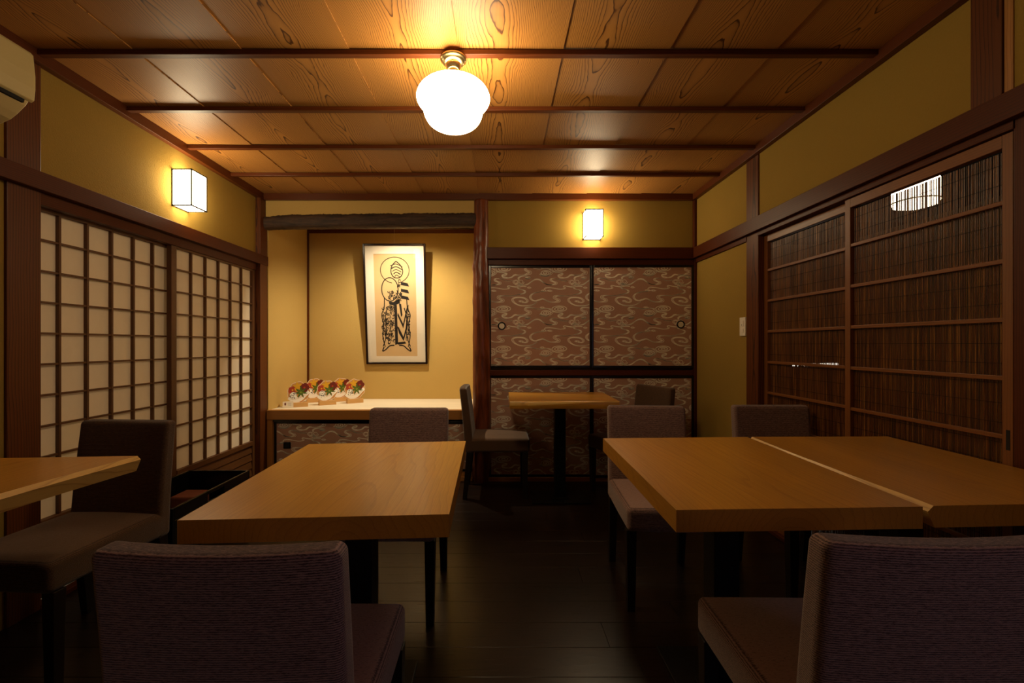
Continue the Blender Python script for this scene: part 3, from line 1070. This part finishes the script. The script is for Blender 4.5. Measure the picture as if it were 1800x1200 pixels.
def ornament(x, y, rz, sc, label, seed):
    rnd = random.Random(seed)
    t = empty('painted_ornament', (x, y, .5885), rz, label, 'ornament', None)
    MB().box(-.074, .074, -.026, .026, 0, .040, 'x').build('wooden_stand', M['block'], t, .002)
    cz = .040 + .090 * sc
    r = .093 * sc
    pts = []
    for i in range(64):
        a = 2 * math.pi * i / 64
        k = 1 + .035 * math.sin(a * 9 + seed) + .02 * math.sin(a * 4 + 1)
        if math.sin(a) < -.85: k *= .97
        pts.append((r * k * math.cos(a), .006, cz + r * k * math.sin(a)))
    mb = MB()
    mb.prism(pts, (0, -.012, 0), 2, 0)
    fy = -.0063
    mb.poly([(p_[0] * .97, fy, cz + (p_[2] - cz) * .97) for p_ in pts], 2)
    # white swirl across the bottom right
    sw = catmull([(-.075, -.035), (-.035, -.066), (.01, -.058), (.045, -.026), (.083, .006)], 6)
    ribbon(mb, [(a * sc, cz + b_ * sc) for a, b_ in sw], [.027 * sc * (1 - .35 * i / len(sw)) for i in range(len(sw))], lambda u, v: (u, fy - .0004, v), 0)
    flower(mb, -.052 * sc, cz + .022 * sc, .036 * sc, fy - .0003, 5, 3)
    flower(mb, .046 * sc, cz + .040 * sc, .044 * sc, fy - .0005, 4, 5)
    maple(mb, -.010 * sc, cz + .055 * sc, .044 * sc, .5, fy - .0008, 3)
    flower(mb, -.020 * sc, cz + .030 * sc, .018 * sc, fy - .0009, 3, 5)
    maple(mb, .016 * sc, cz + .000 * sc, .058 * sc, 1.57, fy - .0012, 6, 7, 7)
    # white field with black speckle
    mb.poly([((-.046 + .030 * math.cos(i / 2.5)) * sc, fy - .0016, cz + (-.028 + .032 * math.sin(i / 2.5)) * sc) for i in range(16)], 0)
    for k in range(34):
        a = rnd.uniform(0, 6.28); q = .028 * sc * math.sqrt(rnd.random())
        cx, c2 = -.046 * sc + q * math.cos(a), cz - .028 * sc + q * math.sin(a)
        w = rnd.uniform(.0026, .0048) * sc
        mb.poly([(cx - w, fy - .002, c2 - w * .6), (cx + w, fy - .002, c2 - w), (cx + w * .5, fy - .002, c2 + w)], 1)
    for k in range(4):
        q = [(-.03 + .02 * k, -.060 + .004 * k), (.0 + .02 * k, -.048 + .008 * k), (.02 + .018 * k, -.03 + .009 * k)]
        ribbon(mb, [(a * sc, cz + b_ * sc) for a, b_ in catmull(q, 4)], .0006, lambda u, v: (u, fy - .0024, v), 2)
    mb.build('painted_disc', [LEAFC[k] for k in LK], t)
    return t


ornament(-1.775, 3.975, R(30), .98, 'painted leaf ornament on wooden block beside the small card', 1)
ornament(-1.765, 4.30, R(30), 1.0, 'painted leaf ornament at the back left, half behind its neighbours', 2)
ornament(-1.575, 4.11, R(34), .98, 'painted leaf ornament in front, third from the left', 3)
ornament(-1.535, 4.36, R(31), 1.0, 'painted leaf ornament at the back, second from the right', 4)
ornament(-1.365, 4.24, R(33), 1.0, 'painted leaf ornament standing alone at the right end', 5)
t = empty('name_card', (-1.835, 3.90, .5885), R(28), 'small white card standing at the left end of the alcove platform', 'card')
mb = MB().box(-.042, .042, -.0008, .0008, 0, .056, 'x').box(-.042, .042, -.0008, .022, 0, .0012, 'x')
mb.build('card', M['mat'], t)
mb = MB()
mb.poly([(-.022 + .007 * math.cos(i * .63), -.0012, .034 + .013 * math.sin(i * .63)) for i in range(10)], 0)
mb.build('emblem', LEAFC['maroon'], t)
mb = MB()
for k in range(4):
    mb.box(.0, .026 - .003 * (k % 2), -.0013, -.001, .018 + k * .008, .0195 + k * .008)
mb.build('printed_lines', plain('grey_print', (150, 146, 160), .8), t)

# ------------------------------------------------------------------ tables
def table(name, corners, label, group, live=None, along_x=False, rz=0, th=.052, top=.755):
    """corners: near-left, near-right, far-right, far-left in room coordinates (x, y)"""
    cx = sum(c[0] for c in corners) / 4
    cy = sum(c[1] for c in corners) / 4
    t = empty(name, (cx, cy, 0), rz, label, 'table', group)
    inv = Matrix.Rotation(-rz, 4, 'Z')
    C = [inv @ Vector((c[0] - cx, c[1] - cy, 0)) for c in corners]
    mb = MB()
    o = mb.off()
    along_y = abs(C[3].y - C[0].y) > abs(C[1].x - C[0].x) or name
    # grid of points so the live edge may wander
    n = 24
    L, Rr = [], []
    for i in range(n + 1):
        s = i / n
        a = C[0].lerp(C[3], s); b = C[1].lerp(C[2], s)
        if live == 'right':
            b = b + Vector((.006 * math.sin(s * 5 + cx * 3) + .004 * noise.noise((s * 5, cx, 0)), 0, 0))
        if live == 'left':
            a = a + Vector((.006 * math.sin(s * 5 + cx) + .004 * noise.noise((s * 5, cx, 0)), 0, 0))
        L.append(a); Rr.append(b)
    under = .016 if live == 'right' else 0
    underl = .016 if live == 'left' else 0
    ch = .012 if live == 'right' else 0
    chl = .014 if live == 'left' else 0
    cols = []
    for i in range(n + 1):
        a, b = L[i], Rr[i]
        ring = [Vector((a.x + underl, a.y, top - th)), Vector((b.x - under, b.y, top - th)), Vector((b.x, b.y, top - ch - .0001)), Vector((b.x - ch, b.y, top)),
                Vector((a.x + chl, a.y, top)), Vector((a.x, a.y, top - chl - .0001))]
        base_i = len(mb.v)
        for q in ring:
            mb.v.append(q); mb.g.append((q.y + o[0], q.x + o[1] - .03, q.z - top + o[2]))
        cols.append(base_i)
    for i in range(n):
        p0, p1 = cols[i], cols[i + 1]
        for k, mi in ((0, 0), (1, 1 if live == 'right' else 0), (2, 1 if live == 'right' else 0), (3, 0), (4, 1 if live == 'left' else 0), (5, 1 if live == 'left' else 0)):
            k2 = (k + 1) % 6
            mb.f.append([p0 + k, p1 + k, p1 + k2, p0 + k2][::-1]); mb.mi.append(mi); mb.sm.append(False)
    mb.f.append([cols[0] + k for k in range(6)]); mb.mi.append(0); mb.sm.append(False)
    mb.f.append([cols[-1] + k for k in reversed(range(6))]); mb.mi.append(0); mb.sm.append(False)
    mb.build('tabletop', [M['table'], M['live']], t, .0015)
    MB().box(-.04, .04, -.04, .04, .018, top - th - .008, 'z').build('pedestal', M['black_metal'], t, .004)
    MB().box(-.17, .17, -.17, .17, top - th - .008, top - th, 'x').build('mounting_plate', M['black_metal'], t)
    MB().box(*((-.21, .21, -.13, .13) if along_x else (-.13, .13, -.23, .23)), .001, .012, 'x').box(-.06, .06, -.06, .06, .012, .020, 'x').build('base_plate', M['black_metal'], t, .002)
    return t


TG = 'honey wood pedestal tables'
table('dining_table', [(-.705, .983), (-.114, 1.019), (-.134, 1.789), (-.736, 1.737)], 'honey wood table in the middle left, in front of the alcove', TG)
table('dining_table', [(.411, 1.045), (1.004, 1.066), (1.030, 1.868), (.4245, 1.843)], 'honey wood table right of the aisle, between it and the far-right table', TG)
table('dining_table', [(1.014, 1.072), (1.612, 1.10), (1.622, 1.880), (1.040, 1.872)], 'honey wood table at far right against the reed doors, pale live edge on its left', TG, live='left')
table('dining_table', [(-1.87, .78), (-1.300, .82), (-1.240, 1.552), (-1.83, 1.512)], 'honey wood table with pale live edge, cut off at the left', TG, live='right')
# small table by the closet: its grain runs across the room
bt = table('dining_table', [(.068, 3.045), (.812, 3.045), (.828, 3.62), (.074, 3.62)], 'honey wood table with wavy live edge before the closet doors', TG, along_x=True)
for ch in kids(bt):
    if ch.name.startswith('tabletop'):
        me = ch.data
        a = me.attributes['gc']
        for i, v in enumerate(me.vertices):
            a.data[i].vector = (v.co.x + 7.3, v.co.y + .01, v.co.z - .755 + .04)
mb = MB()
seg = 30
B = len(mb.v)
for i in range(seg + 1):
    s = i / seg
    x = -.376 + .742 * s
    w = .004 + .012 * math.sin(s * 2.8 + .2) ** 2 + .003 * noise.noise((s * 6, 2, 0))
    zm = .755 - .006 - .034 * max(0, (.88 - s)) * math.sin(min(s * 2.4 + .9, 2.6))
    for q in ((x, -.2885, .7555), (x, -.2885 - w * .5, .7535), (x, -.2885 - w, min(zm, .748)), (x, -.2885, .703)):
        mb.v.append(Vector(q)); mb.g.append((q[0] + 3, q[1], q[2] - .7))
for i in range(seg):
    for k in range(3):
        mb.f.append([B + i * 4 + k, B + i * 4 + k + 1, B + i * 4 + 4 + k + 1, B + i * 4 + 4 + k]); mb.mi.append(0 if k < 2 else 1); mb.sm.append(True)
mb.build('live_edge', [M['live'], M['table']], bt, label='pale wavy live edge')

# ------------------------------------------------------------------ chairs
def make_chair(fab, label, group):
    t = empty('dining_chair', (0, 0, 0), 0, label, 'chair', group)
    mb = MB()
    hy, hz = .235, .050

    def seat_def(q):
        x, y, z = q
        bulge = .010 * (1 - (x / .205) ** 2) * (1 - (y / .235) ** 2)
        if z > 0: z += bulge
        return (x * (1 - .02 * (y > 0) * y / .235), y + .025, z + .395)
    mb.rbox((.200, hy, hz), .020, seat_def, 8, off=(random.random(), 0, 0))
    mb.build('seat', fab, t)
    mb = MB()
    hz = .236

    def back_def(q):
        x, y, z = q
        s = min(1, max(0, (z + hz) / (2 * hz)))
        th = 1 - .22 * s
        yy = y * th - .188 - .042 * s ** 1.4 - .016 * (1 - (x / .205) ** 2) * s
        zz = z + .3425 + hz
        if s > .9: zz += .0025 * (x / .205) ** 2
        return (x * (1 - .010 * s), yy, zz)
    mb.rbox((.200, .034, hz), .018, back_def, 10, off=(random.random(), 0, .3))
    mb.build('backrest', fab, t)
    for sx in (-1, 1):
        for sy in (-1, 1):
            m = MB()
            x0, y0 = sx * .176, (.225 if sy > 0 else -.185)
            yb = y0 + (0 if sy > 0 else -.035)
            a, b_ = .021, .016
            B = len(m.v)
            for (xx, yy, zz, h_) in ((x0, yb, 0, b_), (x0, y0, .348, a)):
                for dx, dy in ((-1, -1), (1, -1), (1, 1), (-1, 1)):
                    m.v.append(Vector((xx + dx * h_, yy + dy * h_, zz))); m.g.append((zz, dx * h_, dy * h_))
            for k in range(4):
                k2 = (k + 1) % 4
                m.f.append([B + k, B + k2, B + 4 + k2, B + 4 + k]); m.mi.append(0); m.sm.append(False)
            m.f.append([B + 3, B + 2, B + 1, B]); m.mi.append(0); m.sm.append(False)
            m.f.append([B + 4, B + 5, B + 6, B + 7]); m.mi.append(0); m.sm.append(False)
            m.build('leg', M['leg'], t, .002)
    return t


CG = 'upholstered dining chairs'
c0 = make_chair(M['fab'], 'x', CG)
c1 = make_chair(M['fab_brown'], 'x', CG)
spots = [  # prototype, x, y, rz (0 = facing away from the camera), label
    (c0, -.449, .959, 0, 'mauve-grey upholstered chair in the left foreground, seen from behind'),
    (c0, .738, .988, R(-1), 'mauve-grey upholstered chair in the right foreground corner, seen from behind'),
    (c0, -.458, 2.056, R(180), 'taupe upholstered chair at the far end of the middle table, before the alcove'),
    (c0, .755, 2.143, R(176), 'taupe upholstered chair at the far end of the aisle-side right table'),
    (c0, 1.438, 2.165, R(180), 'taupe upholstered chair at far right, near the plaster wall and reed door'),
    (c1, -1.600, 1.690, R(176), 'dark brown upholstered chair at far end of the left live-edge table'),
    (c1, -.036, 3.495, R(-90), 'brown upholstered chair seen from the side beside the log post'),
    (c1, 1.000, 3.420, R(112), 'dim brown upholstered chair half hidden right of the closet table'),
]
used = set()
for pr, x, y, rz, lab in spots:
    o = pr if pr.name not in used else copy_tree(pr)
    used.add(pr.name)
    o.location = (x, y, 0)
    o.rotation_euler = (0, 0, rz)
    o['label'] = lab

# ------------------------------------------------------------------ luggage basket by the screens
t = empty('luggage_basket', (-1.74, 2.46, 0), 0, 'black open luggage basket on the floor by the papered screens', 'basket')
hx, hy, zt, w = .19, .33, .36, .012
MB().box(-hx, hx, -hy, hy, .10, .115).build('bottom', M['black'], t)
MB().box(-hx, hx, -hy, -hy + w, .115, zt).build('side_panel', M['black'], t, .003)
MB().box(-hx, hx, hy - w, hy, .115, zt).build('side_panel', M['black'], t, .003)
MB().box(-hx, -hx + w, -hy + w, hy - w, .115, zt).build('side_panel', M['black'], t, .003)
MB().box(hx - w, hx, -hy + w, hy - w, .115, zt - .06).box(hx - w, hx, -hy + w, -.07, zt - .06, zt).box(hx - w, hx, .07, hy - w, zt - .06, zt).box(hx - w, hx, -.07, .07, zt - .02, zt).build('handle_panel', M['black'], t, .003)
for sx in (-1, 1):
    for sy in (-1, 1):
        MB().box(sx * (hx - .02) - .012, sx * (hx - .02) + .012, sy * (hy - .02) - .012, sy * (hy - .02) + .012, 0, .10).build('foot', M['black'], t)
o = MB().box(-.10, .04, .10, .24, .1155, .27).build('folded_cloth', M['terracotta'], None, .01)
o.location = (-1.78, 2.46, 0)
tag(o, 'reddish-brown folded cloth inside the black luggage basket', 'cloth')
